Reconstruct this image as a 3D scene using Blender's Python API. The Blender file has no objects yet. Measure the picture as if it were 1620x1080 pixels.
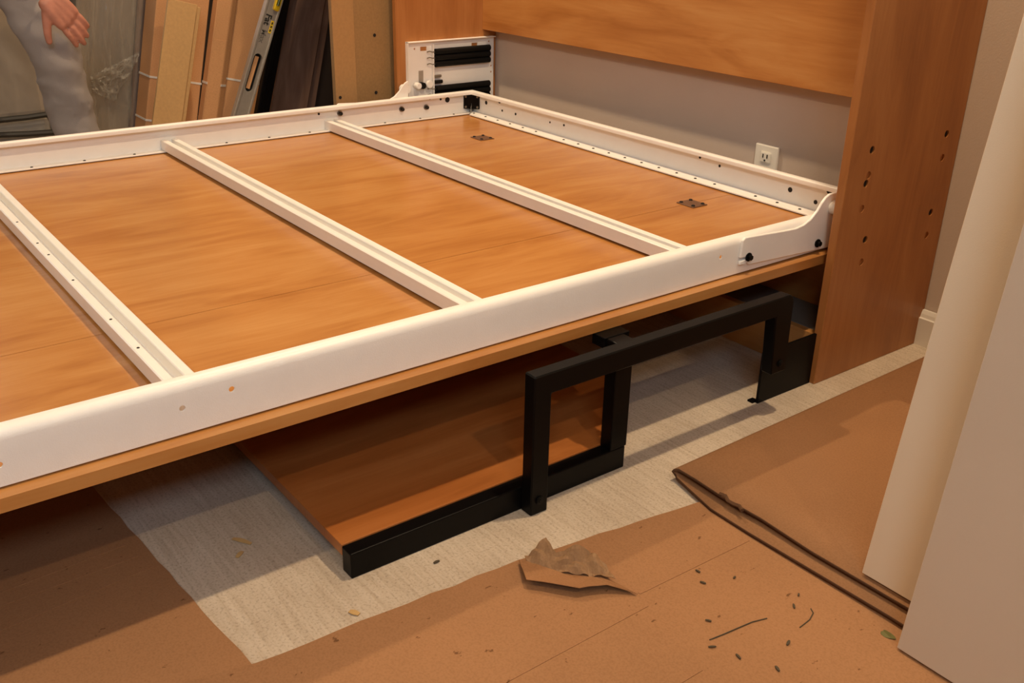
import bpy, bmesh, math, random
from mathutils import Vector, Matrix, noise
random.seed(7)
C = bpy.context.scene.collection
S = bpy.context.scene
PI = math.pi

# ------------------------------------------------------------------ camera
def set_camera():
    yaw, pitch, roll = 0.9139, 0.4216, 0.0214
    f = Vector((-math.sin(yaw)*math.cos(pitch), math.cos(yaw)*math.cos(pitch), -math.sin(pitch)))
    r = Vector((math.cos(yaw), math.sin(yaw), 0)); u = r.cross(f)
    c, s = math.cos(roll), math.sin(roll)
    r2 = c*r + s*u; u2 = -s*r + c*u
    cam = bpy.data.cameras.new('camera'); co = bpy.data.objects.new('camera', cam); C.objects.link(co)
    m = Matrix((r2, u2, -f)).transposed().to_4x4(); m.translation = Vector((1.0911, -2.0069, 0.9094))
    co.matrix_world = m
    cam.sensor_fit = 'HORIZONTAL'; cam.sensor_width = 36; cam.lens = 36*1554.94/1620; cam.clip_start = .01
    S.camera = co
set_camera()

# ------------------------------------------------------------------ world, lights, exposure
S.view_settings.view_transform = 'Standard'; S.view_settings.look = 'None'
S.view_settings.gamma = 1; S.view_settings.use_curve_mapping = False
S.view_settings.exposure = 0.35
w = bpy.data.worlds.new('world'); S.world = w; w.use_nodes = True
bg = w.node_tree.nodes['Background']; bg.inputs[0].default_value = (.75, .87, 1, 1); bg.inputs[1].default_value = .6
ROOM = dict(x0=-3.3, x1=2.3, y0=-7.2, y1=0.0, h=2.5)
def area(name, loc, rot, size, power, col, shape='DISK', sy=None, spread=PI):
    l = bpy.data.lights.new(name, 'AREA'); l.shape = shape; l.size = size
    if sy: l.size_y = sy
    l.energy = power; l.color = col; l.spread = spread
    o = bpy.data.objects.new(name, l); o.location = loc; o.rotation_euler = rot; C.objects.link(o)
    return o
WARM = (1, .76, .48)
for (cx, cy, e) in ((-1.55, -.66, 24), (.25, -.66, 23), (2.1, -1.5, 11), (-1.55, -3.2, 9), (.25, -3.2, 12), (2.1, -3.2, 7)):
    area('ceiling_downlight', (cx, cy, 2.47), (0, 0, 0), .07, e, WARM)
# daylight of two unseen windows, the right one set high to light the rail
area('window_daylight', (2.36, -2.7, 2.06), (0, PI/2, 0), .5, 32, (.66, .83, 1), 'RECTANGLE', 1.2)
area('window_daylight', (-3.28, -2.0, 1.55), (0, -PI/2, 0), 1.1, 10, (.74, .87, 1), 'RECTANGLE', 1.4)

# ------------------------------------------------------------------ helpers
def lin(c):
    return tuple(((v/255)/12.92 if v/255 <= .04045 else ((v/255+.055)/1.055)**2.4) for v in c)+(1,)
def nmat(name):
    m = bpy.data.materials.new(name); m.use_nodes = True
    nt = m.node_tree; return m, nt, nt.nodes['Principled BSDF']
def N(nt, t, **k):
    n = nt.nodes.new(t)
    for a, v in k.items(): setattr(n, a, v)
    return n
def ramp(nt, stops):
    r = N(nt, 'ShaderNodeValToRGB'); e = r.color_ramp.elements
    while len(e) < len(stops): e.new(.5)
    for i, (p, c) in enumerate(stops): e[i].position = p; e[i].color = c
    return r
def plain(name, col, rough=.5, metal=0, var=.05, scale=30, bump=0, bscale=200, spec=.5):
    m, nt, b = nmat(name); c = lin(col)
    tc = N(nt, 'ShaderNodeTexCoord'); no = N(nt, 'ShaderNodeTexNoise'); no.inputs['Scale'].default_value = scale; no.inputs['Detail'].default_value = 6
    nt.links.new(tc.outputs['Object'], no.inputs['Vector'])
    d = tuple(v*(1-var) for v in c[:3])+(1,); e = tuple(min(1, v*(1+var)) for v in c[:3])+(1,)
    r = ramp(nt, [(.3, d), (.7, e)]); nt.links.new(no.outputs[0], r.inputs[0]); nt.links.new(r.outputs[0], b.inputs['Base Color'])
    b.inputs['Roughness'].default_value = rough; b.inputs['Metallic'].default_value = metal; b.inputs['Specular IOR Level'].default_value = spec
    if bump:
        n2 = N(nt, 'ShaderNodeTexNoise'); n2.inputs['Scale'].default_value = bscale; nt.links.new(tc.outputs['Object'], n2.inputs['Vector'])
        bp = N(nt, 'ShaderNodeBump'); bp.inputs['Strength'].default_value = bump; bp.inputs['Distance'].default_value = .002
        nt.links.new(n2.outputs[0], bp.inputs['Height']); nt.links.new(bp.outputs[0], b.inputs['Normal'])
    return m
def wood(name, light, mid, dark, axis, rough=.33, contrast=1.0, sc=1.0):
    # honey laminate: blotchy figure drawn out along the grain axis, with fine pores
    m, nt, b = nmat(name); tc = N(nt, 'ShaderNodeTexCoord')
    def noise_tex(al, ac, detail, dist=0):
        mp = N(nt, 'ShaderNodeMapping'); s = [ac, ac, ac]; s[axis] = al; mp.inputs['Scale'].default_value = s
        nt.links.new(tc.outputs['Object'], mp.inputs['Vector'])
        n = N(nt, 'ShaderNodeTexNoise'); n.inputs['Scale'].default_value = sc; n.inputs['Detail'].default_value = detail
        n.inputs['Roughness'].default_value = .55; n.inputs['Distortion'].default_value = dist
        nt.links.new(mp.outputs[0], n.inputs['Vector']); return n
    a = noise_tex(2.6, 13, 4, .9); f = noise_tex(7, 150, 3, .2); g = noise_tex(1.2, 3.0, 2, .4)
    mx = N(nt, 'ShaderNodeMath', operation='MULTIPLY_ADD'); mx.inputs[1].default_value = .62; nt.links.new(a.outputs[0], mx.inputs[0])
    m2 = N(nt, 'ShaderNodeMath', operation='MULTIPLY_ADD'); m2.inputs[1].default_value = .16; nt.links.new(f.outputs[0], m2.inputs[0])
    m3 = N(nt, 'ShaderNodeMath', operation='MULTIPLY'); m3.inputs[1].default_value = .22; nt.links.new(g.outputs[0], m3.inputs[0])
    nt.links.new(m3.outputs[0], m2.inputs[2]); nt.links.new(m2.outputs[0], mx.inputs[2])
    h = .17/contrast
    r = ramp(nt, [(.5-h, lin(dark)), (.5, lin(mid)), (.5+h, lin(light))]); nt.links.new(mx.outputs[0], r.inputs[0])
    nt.links.new(r.outputs[0], b.inputs['Base Color']); b.inputs['Roughness'].default_value = rough; b.inputs['Specular IOR Level'].default_value = .45
    return m
def floor_mat():
    m, nt, b = nmat('subfloor'); tc = N(nt, 'ShaderNodeTexCoord')
    mp = N(nt, 'ShaderNodeMapping'); mp.inputs['Scale'].default_value = (9, 130, 10); mp.inputs['Rotation'].default_value = (0, 0, .12); nt.links.new(tc.outputs['Object'], mp.inputs[0])
    a = N(nt, 'ShaderNodeTexNoise'); a.inputs['Scale'].default_value = 1; a.inputs['Detail'].default_value = 5; a.inputs['Distortion'].default_value = .6; nt.links.new(mp.outputs[0], a.inputs[0])
    c = N(nt, 'ShaderNodeTexNoise'); c.inputs['Scale'].default_value = 240; c.inputs['Detail'].default_value = 4; nt.links.new(tc.outputs['Object'], c.inputs[0])
    g = N(nt, 'ShaderNodeTexNoise'); g.inputs['Scale'].default_value = 5; g.inputs['Detail'].default_value = 5; nt.links.new(tc.outputs['Object'], g.inputs[0])
    r1 = ramp(nt, [(.30, lin((190, 172, 150))), (.52, lin((202, 185, 164))), (.75, lin((210, 194, 174)))]); nt.links.new(a.outputs[0], r1.inputs[0])
    r2 = ramp(nt, [(.30, (.72, .7, .68, 1)), (.5, (1, 1, 1, 1)), (.72, (1.0, 1.0, 1.0, 1))]); nt.links.new(c.outputs[0], r2.inputs[0])
    r3 = ramp(nt, [(.3, (.84, .82, .8, 1)), (.6, (1, 1, 1, 1))]); nt.links.new(g.outputs[0], r3.inputs[0])
    x = N(nt, 'ShaderNodeMixRGB', blend_type='MULTIPLY'); x.inputs[0].default_value = 1; nt.links.new(r1.outputs[0], x.inputs[1]); nt.links.new(r2.outputs[0], x.inputs[2])
    y = N(nt, 'ShaderNodeMixRGB', blend_type='MULTIPLY'); y.inputs[0].default_value = 1; nt.links.new(x.outputs[0], y.inputs[1]); nt.links.new(r3.outputs[0], y.inputs[2])
    nt.links.new(y.outputs[0], b.inputs['Base Color']); b.inputs['Roughness'].default_value = .85
    bp = N(nt, 'ShaderNodeBump'); bp.inputs['Strength'].default_value = .35; bp.inputs['Distance'].default_value = .002
    nt.links.new(a.outputs[0], bp.inputs['Height']); nt.links.new(bp.outputs[0], b.inputs['Normal'])
    return m
def card_mat(name, col, flute=0, dirt=True):
    m, nt, b = nmat(name); tc = N(nt, 'ShaderNodeTexCoord'); c = lin(col)
    a = N(nt, 'ShaderNodeTexNoise'); a.inputs['Scale'].default_value = 3.0; a.inputs['Detail'].default_value = 6; nt.links.new(tc.outputs['Object'], a.inputs[0])
    r1 = ramp(nt, [(.3, tuple(v*.88 for v in c[:3])+(1,)), (.7, tuple(v*1.08 for v in c[:3])+(1,))]); nt.links.new(a.outputs[0], r1.inputs[0])
    f = N(nt, 'ShaderNodeTexNoise'); f.inputs['Scale'].default_value = 320; f.inputs['Detail'].default_value = 3; nt.links.new(tc.outputs['Object'], f.inputs[0])
    r2 = ramp(nt, [(.3, (.86, .85, .83, 1)), (.6, (1, 1, 1, 1))]); nt.links.new(f.outputs[0], r2.inputs[0])
    x = N(nt, 'ShaderNodeMixRGB', blend_type='MULTIPLY'); x.inputs[0].default_value = 1; nt.links.new(r1.outputs[0], x.inputs[1]); nt.links.new(r2.outputs[0], x.inputs[2])
    last = x
    if dirt:   # scattered small specks of dirt and scuffs
        mp = N(nt, 'ShaderNodeMapping'); mp.inputs['Scale'].default_value = (1, .6, 1); mp.inputs['Rotation'].default_value = (0, 0, .7); nt.links.new(tc.outputs['Object'], mp.inputs[0])
        v = N(nt, 'ShaderNodeTexNoise'); v.inputs['Scale'].default_value = 64; v.inputs['Detail'].default_value = 3; v.inputs['Roughness'].default_value = .6; nt.links.new(mp.outputs[0], v.inputs[0])
        r3 = ramp(nt, [(.285, (.5, .45, .38, 1)), (.315, (1, 1, 1, 1))]); nt.links.new(v.outputs[0], r3.inputs[0])
        y = N(nt, 'ShaderNodeMixRGB', blend_type='MULTIPLY'); y.inputs[0].default_value = 1; nt.links.new(last.outputs[0], y.inputs[1]); nt.links.new(r3.outputs[0], y.inputs[2]); last = y
    nt.links.new(last.outputs[0], b.inputs['Base Color']); b.inputs['Roughness'].default_value = .8; b.inputs['Specular IOR Level'].default_value = .25
    if flute:
        wv = N(nt, 'ShaderNodeTexWave'); wv.inputs['Scale'].default_value = flute; wv.bands_direction = 'Z'; nt.links.new(tc.outputs['Object'], wv.inputs[0])
        bp = N(nt, 'ShaderNodeBump'); bp.inputs['Strength'].default_value = .12; bp.inputs['Distance'].default_value = .001; nt.links.new(wv.outputs[0], bp.inputs['Height']); nt.links.new(bp.outputs[0], b.inputs['Normal'])
    return m
def plastic_mat():
    m, nt, b = nmat('clear_plastic'); out = nt.nodes['Material Output']
    tr = N(nt, 'ShaderNodeBsdfTransparent'); tr.inputs[0].default_value = (.93, .92, .9, 1)
    b.inputs['Base Color'].default_value = lin((205, 200, 190)); b.inputs['Roughness'].default_value = .09; b.inputs['Specular IOR Level'].default_value = 1.0
    fr = N(nt, 'ShaderNodeLayerWeight'); fr.inputs[0].default_value = .35
    r = ramp(nt, [(0, (.16, .16, .16, 1)), (.8, (.6, .6, .6, 1))]); nt.links.new(fr.outputs['Facing'], r.inputs[0])
    mx = N(nt, 'ShaderNodeMixShader'); nt.links.new(r.outputs[0], mx.inputs[0]); nt.links.new(tr.outputs[0], mx.inputs[1]); nt.links.new(b.outputs[0], mx.inputs[2])
    nt.links.new(mx.outputs[0], out.inputs[0]); return m

HON = ((196, 143, 84), (184, 126, 67), (164, 105, 50))
M = dict(
    deck=wood('honey_laminate_lengthwise', *HON, 1, rough=.24, contrast=1.0),
    cross=wood('honey_laminate_crosswise', *HON, 0, rough=.36, contrast=1.1),
    upright=wood('honey_laminate_upright', (186, 127, 73), (171, 111, 59), (149, 92, 47), 2, rough=.4, contrast=1.0),
    desk=wood('honey_desk_laminate', (184, 118, 64), (168, 101, 49), (146, 83, 37), 1, rough=.3),
    edge=wood('honey_edge_band', (204, 148, 88), (194, 136, 78), (180, 120, 66), 1, rough=.4),
    darkwood=wood('espresso_laminate', (128, 102, 88), (108, 83, 70), (84, 63, 53), 2, rough=.45, contrast=1.2, sc=1.3),
    blackwood=plain('black_brown_edge', (40, 32, 28), .5),
    white=plain('white_powder_coat', (242, 238, 232), .38, var=.015, bump=.12, bscale=600),
    mel=plain('cream_melamine', (236, 216, 188), .5, var=.02, scale=4, bump=.06, bscale=500),
    mel2=plain('pale_grey_melamine', (214, 196, 176), .55, var=.02, scale=4, bump=.06, bscale=500),
    black=plain('black_steel', (11, 10, 10), .36, var=.1, bump=.1, bscale=700, spec=.12),
    rubber=plain('black_spring_sleeve', (10, 10, 10), .5, var=.1, spec=.2),
    dark=plain('dark_hole', (26, 20, 16), .8),
    zinc=plain('zinc_screw', (150, 146, 136), .35, metal=.8),
    brass=plain('brass_screw', (120, 90, 55), .4, metal=.7),
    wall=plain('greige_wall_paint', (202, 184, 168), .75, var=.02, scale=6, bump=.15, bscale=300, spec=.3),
    wall_dim=plain('bounce_dimmed_wall', (128, 116, 104), .8, var=.02, scale=6, spec=.2),  # side and front walls darkened to cut the warm bounce light
    ceil=plain('white_ceiling_paint', (205, 200, 192), .9, var=.01),
    trim=plain('white_trim_paint', (228, 220, 208), .45, var=.01),
    floor=floor_mat(),
    card=card_mat('floor_cardboard', (160, 116, 80)),
    card2=card_mat('folded_cardboard', (152, 109, 74), dirt=False),
    cardedge=card_mat('cardboard_cut_edge', (92, 64, 44), dirt=False),
    boxcard=card_mat('carton_board', (212, 158, 110), dirt=False),
    kraft=card_mat('kraft_paper', (150, 116, 84), dirt=False),
    mdf=plain('raw_particleboard', (152, 118, 74), .7, var=.08, scale=160),
    mdf_lit=plain('particleboard_lit_tone', (170, 130, 82), .7, var=.06, scale=120),  # same board in a lighter tone, for its lit side
    tanboard=plain('tan_fibreboard', (200, 158, 104), .7, var=.06, scale=120),
    greyboard=plain('grey_board_face', (112, 104, 94), .8, var=.05),
    strap=plain('white_poly_strap', (226, 220, 212), .4),
    alu=plain('brushed_aluminium', (176, 168, 158), .42, metal=.55, var=.05, scale=60),
    yellow=plain('yellow_vial_housing', (226, 188, 30), .4),
    vial=plain('green_vial', (70, 74, 20), .2),
    ink=plain('black_print', (30, 28, 26), .6),
    inkgrey=plain('grey_print', (105, 98, 92), .6),
    outlet=plain('ivory_outlet_plastic', (236, 230, 216), .4, var=.01),
    skin=plain('skin', (182, 124, 104), .5, var=.14, scale=26, bump=.35, bscale=110),
    nail=plain('nail', (215,170,152), .35),
    trouser=plain('grey_trouser_cloth', (152, 144, 140), .9, var=.06, scale=10, bump=.3, bscale=500, spec=.2),
    shirt=plain('blue_grey_shirt', (120, 130, 140), .9, var=.05, spec=.2),
    hair=plain('grey_hair', (120, 114, 106), .7, var=.2, scale=80),
    shoe=plain('brown_shoe', (80, 58, 42), .5),
    wrapcore=plain('taupe_wrapped_board', (150, 132, 112), .6, var=.1, scale=5),
    wrapstrip=plain('brown_wrapped_board', (150, 112, 84), .6, var=.1, scale=5),
    wrapgrey=plain('grey_wrapped_foam', (150, 142, 132), .7, var=.1, scale=8),
    blackstrap=plain('dark_strap', (38, 34, 28), .5),
    plastic=plastic_mat(),
    chip=plain('wood_shaving', (198, 160, 104), .7),
    soil=plain('dark_debris', (74, 62, 44), .8),
    glass=plain('window_glass', (210, 225, 235), .1),
)

class MB:
    def __init__(s): s.bm = bmesh.new()
    def box(s, x0, x1, y0, y1, z0, z1, bev=0, seg=1):
        t = bmesh.new(); bmesh.ops.create_cube(t, size=1)
        for v in t.verts: v.co = Vector(((x0+x1)/2+v.co.x*(x1-x0), (y0+y1)/2+v.co.y*(y1-y0), (z0+z1)/2+v.co.z*(z1-z0)))
        if bev: bmesh.ops.bevel(t, geom=t.edges[:], offset=bev, segments=seg, affect='EDGES', profile=.5)
        return s.add(t)
    def add(s, t):
        me = bpy.data.meshes.new('t'); t.to_mesh(me); t.free(); s.bm.from_mesh(me); bpy.data.meshes.remove(me); return s
    def cyl(s, p0, p1, r, seg=20, r2=None, bev=0):
        p0, p1 = Vector(p0), Vector(p1); d = p1-p0; t = bmesh.new()
        bmesh.ops.create_cone(t, cap_ends=True, segments=seg, radius1=r, radius2=r if r2 is None else r2, depth=d.length)
        if bev: bmesh.ops.bevel(t, geom=[e for e in t.edges if any(len(f.verts) > 4 for f in e.link_faces)], offset=bev, segments=2, affect='EDGES')
        q = d.to_track_quat('Z', 'Y').to_matrix().to_4x4(); q.translation = (p0+p1)/2
        bmesh.ops.transform(t, matrix=q, verts=t.verts); return s.add(t)
    def tube(s, pts, r, seg=8):
        pts = [Vector(p) for p in pts]; t = bmesh.new(); rings = []
        for i, p in enumerate(pts):
            d = (pts[min(i+1, len(pts)-1)]-pts[max(i-1, 0)]).normalized()
            a = d.orthogonal().normalized() if not rings else (prev-d*prev.dot(d)).normalized(); prev = a; b = d.cross(a)
            rings.append([t.verts.new(p+r*(math.cos(k*2*PI/seg)*a+math.sin(k*2*PI/seg)*b)) for k in range(seg)])
        for i in range(len(rings)-1):
            for k in range(seg): t.faces.new((rings[i][k], rings[i][(k+1) % seg], rings[i+1][(k+1) % seg], rings[i+1][k]))
        t.faces.new(rings[0][::-1]); t.faces.new(rings[-1]); return s.add(t)
    def prism(s, poly, axis, a, b, bev=0, miter=None):
        # closed 2-D outline swept along an axis; miter gives the end offsets per vertex
        t = bmesh.new(); o = [i for i in range(3) if i != axis]; A = []; B = []
        for i, p in enumerate(poly):
            for L, e, q in ((A, a, 0), (B, b, 1)):
                c = [0, 0, 0]; c[o[0]] = p[0]; c[o[1]] = p[1]; c[axis] = e+(miter(p, q) if miter else 0); L.append(t.verts.new(c))
        n = len(poly)
        for i in range(n): t.faces.new((A[i], A[(i+1) % n], B[(i+1) % n], B[i]))
        t.faces.new(A[::-1]); t.faces.new(B)
        bmesh.ops.recalc_face_normals(t, faces=t.faces[:])
        if bev: bmesh.ops.bevel(t, geom=t.edges[:], offset=bev, segments=1, affect='EDGES')
        return s.add(t)
    def build(s, name, mat, parent=None, org=None, smooth=False, ang=35):
        bm = s.bm; off = Vector(org) if org else (Vector(parent['org']) if parent and 'org' in parent else Vector((0, 0, 0)))
        bmesh.ops.recalc_face_normals(bm, faces=bm.faces[:])
        for v in bm.verts: v.co -= off
        me = bpy.data.meshes.new(name); bm.to_mesh(me); bm.free(); me.materials.append(M[mat] if isinstance(mat, str) else mat)
        o = bpy.data.objects.new(name, me); C.objects.link(o)
        if parent is not None: o.parent = parent
        else: o.location = off
        if 'org' not in o: o['org'] = tuple(off)
        if smooth:
            me.polygons.foreach_set('use_smooth', [True]*len(me.polygons))
            me.set_sharp_from_angle(angle=math.radians(ang))
        return o
def tag(o, label, cat, group=None):
    o['label'] = label; o['category'] = cat
    if group: o['group'] = group
    return o
def thing(name, label, cat, loc=(0, 0, 0), rot=(0, 0, 0), group=None, local=False):
    o = bpy.data.objects.new(name, None); C.objects.link(o); o.location = loc; o.rotation_euler = rot; o.empty_display_size = .1
    o['org'] = (0, 0, 0) if local else tuple(loc)
    return tag(o, label, cat, group)
def struct(o): o['kind'] = 'structure'; return o
def boolean(o, cutter_mb):
    # cut the holes once, keep the result as plain mesh, drop the cutter
    me = bpy.data.meshes.new('cut'); cutter_mb.bm.to_mesh(me); cutter_mb.bm.free()
    c = bpy.data.objects.new('cut', me); C.objects.link(c); c.matrix_world = Matrix.Translation(Vector(o['org'])*0)
    off = Vector(o['org'])
    for v in me.vertices: v.co -= off
    par = o.parent; o.parent = None; loc = o.location.copy(); o.location = (0, 0, 0)
    md = o.modifiers.new('b', 'BOOLEAN'); md.object = c; md.operation = 'DIFFERENCE'; md.solver = 'EXACT'
    bpy.context.view_layer.update(); dg = bpy.context.evaluated_depsgraph_get()
    nm = bpy.data.meshes.new_from_object(o.evaluated_get(dg)); o.modifiers.remove(md); old = o.data; o.data = nm; nm.name = old.name
    bpy.data.objects.remove(c); bpy.data.meshes.remove(me); o.parent = par; o.location = loc
    return o
def copy_of(o, loc, parent):
    c = o.copy(); C.objects.link(c); c.parent = parent; c.location = loc; return c
def thick_path(path, t):
    # outline of a bent sheet of thickness t, the path being its outer side
    n = len(path); P = [Vector(p) for p in path]; off = []
    for i in range(n):
        a = (P[i]-P[i-1]).normalized() if i else (P[1]-P[0]).normalized()
        b = (P[i+1]-P[i]).normalized() if i < n-1 else a
        na, nb = Vector((-a.y, a.x)), Vector((-b.y, b.x)); m = (na+nb).normalized()
        off.append(P[i]+m*t/max(.35, m.dot(na)))
    return [tuple(p) for p in P]+[tuple(p) for p in reversed(off)]

# ------------------------------------------------------------------ room
R = ROOM
struct(MB().box(R['x0']-.1, R['x1']+.1, R['y0']-.1, R['y1']+.1, -.1, 0).build('floor', 'floor'))
struct(MB().box(R['x0']-.1, R['x1']+.1, R['y0']-.1, R['y1']+.1, R['h'], R['h']+.1).build('ceiling', 'ceil'))
struct(MB().box(R['x0']-.1, R['x1']+.1, 0.002, .1, 0, R['h']).build('wall_back', 'wall'))
wl = MB()
wl.box(R['x0']-.1, R['x0'], R['y0'], -2.7, 0, R['h']); wl.box(R['x0']-.1, R['x0'], -1.3, .002, 0, R['h'])
wl.box(R['x0']-.1, R['x0'], -2.7, -1.3, 0, 1.0); wl.box(R['x0']-.1, R['x0'], -2.7, -1.3, 2.1, R['h'])
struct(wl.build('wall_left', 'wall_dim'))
wr = MB()
wr.box(R['x1'], R['x1']+.1, R['y0'], -3.35, 0, R['h']); wr.box(R['x1'], R['x1']+.1, -2.05, .002, 0, R['h'])
wr.box(R['x1'], R['x1']+.1, -3.35, -2.05, 0, 1.78); wr.box(R['x1'], R['x1']+.1, -3.35, -2.05, 2.34, R['h'])
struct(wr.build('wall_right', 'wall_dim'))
wf = MB(); wf.box(R['x0'], R['x1'], R['y0']-.1, R['y0'], 0, R['h'])
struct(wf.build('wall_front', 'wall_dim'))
def window(n, x, y0, y1, z0, z1):
    m = MB()
    for a, b, c, d in ((y0, y0+.05, z0, z1), (y1-.05, y1, z0, z1), (y0+.05, y1-.05, z0, z0+.05), (y0+.05, y1-.05, z1-.05, z1), ((y0+y1)/2-.015, (y0+y1)/2+.015, z0+.05, z1-.05)): m.box(x-.025, x+.025, a, b, c, d, .003)
    struct(m.build('window_%d' % n, 'trim'))
window(1, R['x0']+.03, -2.72, -1.28, .98, 2.12); window(2, R['x1']-.03, -3.37, -2.03, 1.76, 2.36)
bb = [(-.016, 0), (.0, 0), (.0, .082), (-.006, .082), (-.010, .074), (-.012, .066), (-.016, .064)]
struct(MB().prism(bb, 0, .019, R['x1']).build('baseboard_back', 'trim'))
struct(MB().prism(bb, 0, R['x0'], -1.75).build('baseboard_left', 'trim'))

# ------------------------------------------------------------------ wall bed cabinet
D, W, T = .382, 1.635, .019
cab = thing('wall_bed_cabinet', 'open honey wood wall bed cabinet fixed against the grey wall', 'cabinet', (-W/2, -D/2, 0))
side = MB().box(0, T, -D, 0, 0, 2.2, .0012).build('side_panel', 'upright', cab)
cut = MB()
for (y, z, deep) in ((-.315, .485, 1), (-.313, .435, 0), (-.317, .419, 1), (-.316, .368, 0), (-.286, .299, 1), (-.286, .251, 0), (-.055, .486, 1), (-.054, .436, 0), (-.056, .318, 1), (-.055, .267, 0)):
    cut.cyl((T-(.014 if deep else .0035), y, z), (T+.01, y, z), .0078, 20)
boolean(side, cut)
for (y, z, deep) in ((-.315, .485, 1), (-.317, .419, 1), (-.286, .299, 1), (-.055, .486, 1), (-.056, .318, 1)):
    MB().cyl((T-.0139, y, z), (T-.0035, y, z), .0074, 16).build('hole_shade', 'dark', cab)  # dark plugs paint the shade inside the deep holes
MB().box(-W-T, -W, -D, 0, 0, 2.2, .0012).build('side_panel', 'upright', cab)
MB().box(-W, 0, -.055, -.036, .523, .95, .0012).build('header_panel', 'cross', cab)
MB().box(-W, 0, -.352, -.334, 0, .094, .001).build('base_fascia', 'cross', cab)
MB().box(-W, 0, -.333, -.212, .076, .094, .001).build('base_shelf', 'greyboard', cab)
MB().box(-W, 0, -.211, -.193, 0, .225, .001).build('base_riser', 'cross', cab)
# steel mechanism plate on the left side panel, springs in two groups
mp = MB(); X = -W
mp.box(X, X+.003, -.350, -.010, .255, .501, .0008)
pl = mp.build('mechanism_plate', 'white', cab)
cut = MB()
for y in (-.285, -.088): cut.box(X-.01, X+.02, y-.012, y+.012, .470, .483)
for (y, z) in ((-.318, .478), (-.030, .484), (-.02, .405), (-.02, .385)): cut.cyl((X-.01, y, z), (X+.02, y, z), .0032, 10)
boolean(pl, cut)
MB().box(X+.003, X+.016, -.350, -.010, .498, .501, .0006).build('plate_flange', 'white', cab)
MB().box(X+.003, X+.016, -.350, -.347, .255, .501, .0006).build('plate_flange', 'white', cab)
for z in (.466, .447, .428, .351, .332, .313):
    sp = MB(); sp.cyl((X+.014, -.250, z), (X+.014, -.034, z), .0098, 16, bev=.002)
    o = sp.build('spring', 'rubber', pl, smooth=True); o['label'] = 'black sleeved spring'
    h = MB(); h.tube([(X+.006, -.274, z), (X+.012, -.268, z+.003), (X+.014, -.258, z), (X+.014, -.250, z)], .0018, 6); h.build('spring_hook', 'zinc', pl)
MB().box(X+.003, X+.014, -.256, -.2515, .29, .49, .0006).build('spring_rack', 'white', pl)
MB().cyl((X+.012, -.252, .390), (X+.012, -.226, .390), .0042, 10).build('short_spring', 'zinc', pl, smooth=True)
MB().cyl((X+.012, -.252, .372), (X+.012, -.222, .372), .0058, 10).build('short_spring', 'rubber', pl, smooth=True)
MB().box(X+.003, X+.0045, -.305, -.288, .352, .410, .0004).build('gauge_window', 'alu', pl)
MB().cyl((X+.003, -.297, .365), (X+.022, -.297, .365), .010, 18, bev=.002).build('pivot_boss', 'rubber', pl, smooth=True)
MB().cyl((X+.003, -.318, .367), (X+.028, -.318, .367), .010, 18, bev=.002).build('pivot_boss', 'white', pl, smooth=True)
MB().cyl((X+.003, -.272, .367), (X+.020, -.272, .367), .012, 18, bev=.002).build('pivot_boss', 'white', pl, smooth=True)

# ------------------------------------------------------------------ bed
XR, XL, YE, ZT, ZB = -.044, -1.594, -.119, .343, .2705
YF = -2.25
bed = thing('folding_bed', 'white steel framed folding bed lowered out of the wood cabinet', 'bed', (-.82, -1.2, .249))
# deck boards
ZP, ZQ = .268, .249
for (x0, x1, y0, y1) in ((-.4342, -.0233, -2.32, -.135), (-1.6145, -.4358, -1.632, -.135), (-.828, -.4358, -2.32, -1.633), (-1.6145, -.829, -2.32, -1.633)):
    MB().box(x0, x1, y0, y1, ZQ, ZP).build('deck_board', 'deck', bed)
# rails: rolled steel profile, u = distance inward, v = height
def profile(flange):
    p = [(flange, 0), (0.001, 0), (0, .001)]
    H = ZT-ZB; r = .013
    for k in range(7):
        a = PI-k*PI/2/6; p.append((r+r*math.cos(a), H-r+r*math.sin(a)))
    p.append((.020, H))
    for k in range(1, 5):
        a = PI/2-k*PI/2/4; p.append((.020+.005*math.cos(a), H-.005+.005*math.sin(a)))
    p.append((.025, H-.012))
    return thick_path(p, -.0025)
prof = profile(.032); prof2 = profile(.048)
def rail(side, name):
    if side == 'r': poly = [(XR-u, ZB+v) for u, v in prof]; mit = lambda p, q: -(XR-p[0]) if q else 0
    else: poly = [(XL+u, ZB+v) for u, v in prof]; mit = lambda p, q: -(p[0]-XL) if q else 0
    return MB().prism(poly, 1, YF, YE, miter=mit).build(name, 'white', bed, smooth=True)
rr = rail('r', 'side_rail'); rl = rail('l', 'side_rail')
polyE = [(YE-u, ZB+v) for u, v in prof2]
er = MB().prism(polyE, 0, XL, XR, miter=lambda p, q: (-1 if q else 1)*(YE-p[0])).build('end_rail', 'white', bed, smooth=True)
MB().prism([(YF+u, ZB+v) for u, v in prof], 0, XL+.001, XR-.001).build('end_rail', 'white', bed, smooth=True)
cut = MB()
for (y, z) in ((-1.595, .316), (-1.662, .308), (-1.879, .300), (-.647, .314)): cut.cyl((XR-.012, y, z), (XR+.01, y, z), .0042, 14)
boolean(rr, cut); rr.data.polygons.foreach_set('use_smooth', [True]*len(rr.data.polygons)); rr.data.set_sharp_from_angle(angle=math.radians(35))
# cross slats: shallow channels of two ridges and a groove
slp = [(0, 0), (0, .0245), (.002, .026), (.014, .026), (.0155, .0245), (.0155, .006), (.030, .006), (.030, .0245), (.0315, .026), (.0435, .026), (.0455, .0245), (.0455, 0)]
slats = []
for k, y in enumerate((-1.6505, -1.1555, -.6640, -2.145)):
    MBs = MB().prism([(y+a, .2735+b) for a, b in slp], 0, XL+.004, XR-.004)
    slats.append(MBs.build('slat', 'white', bed))
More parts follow.
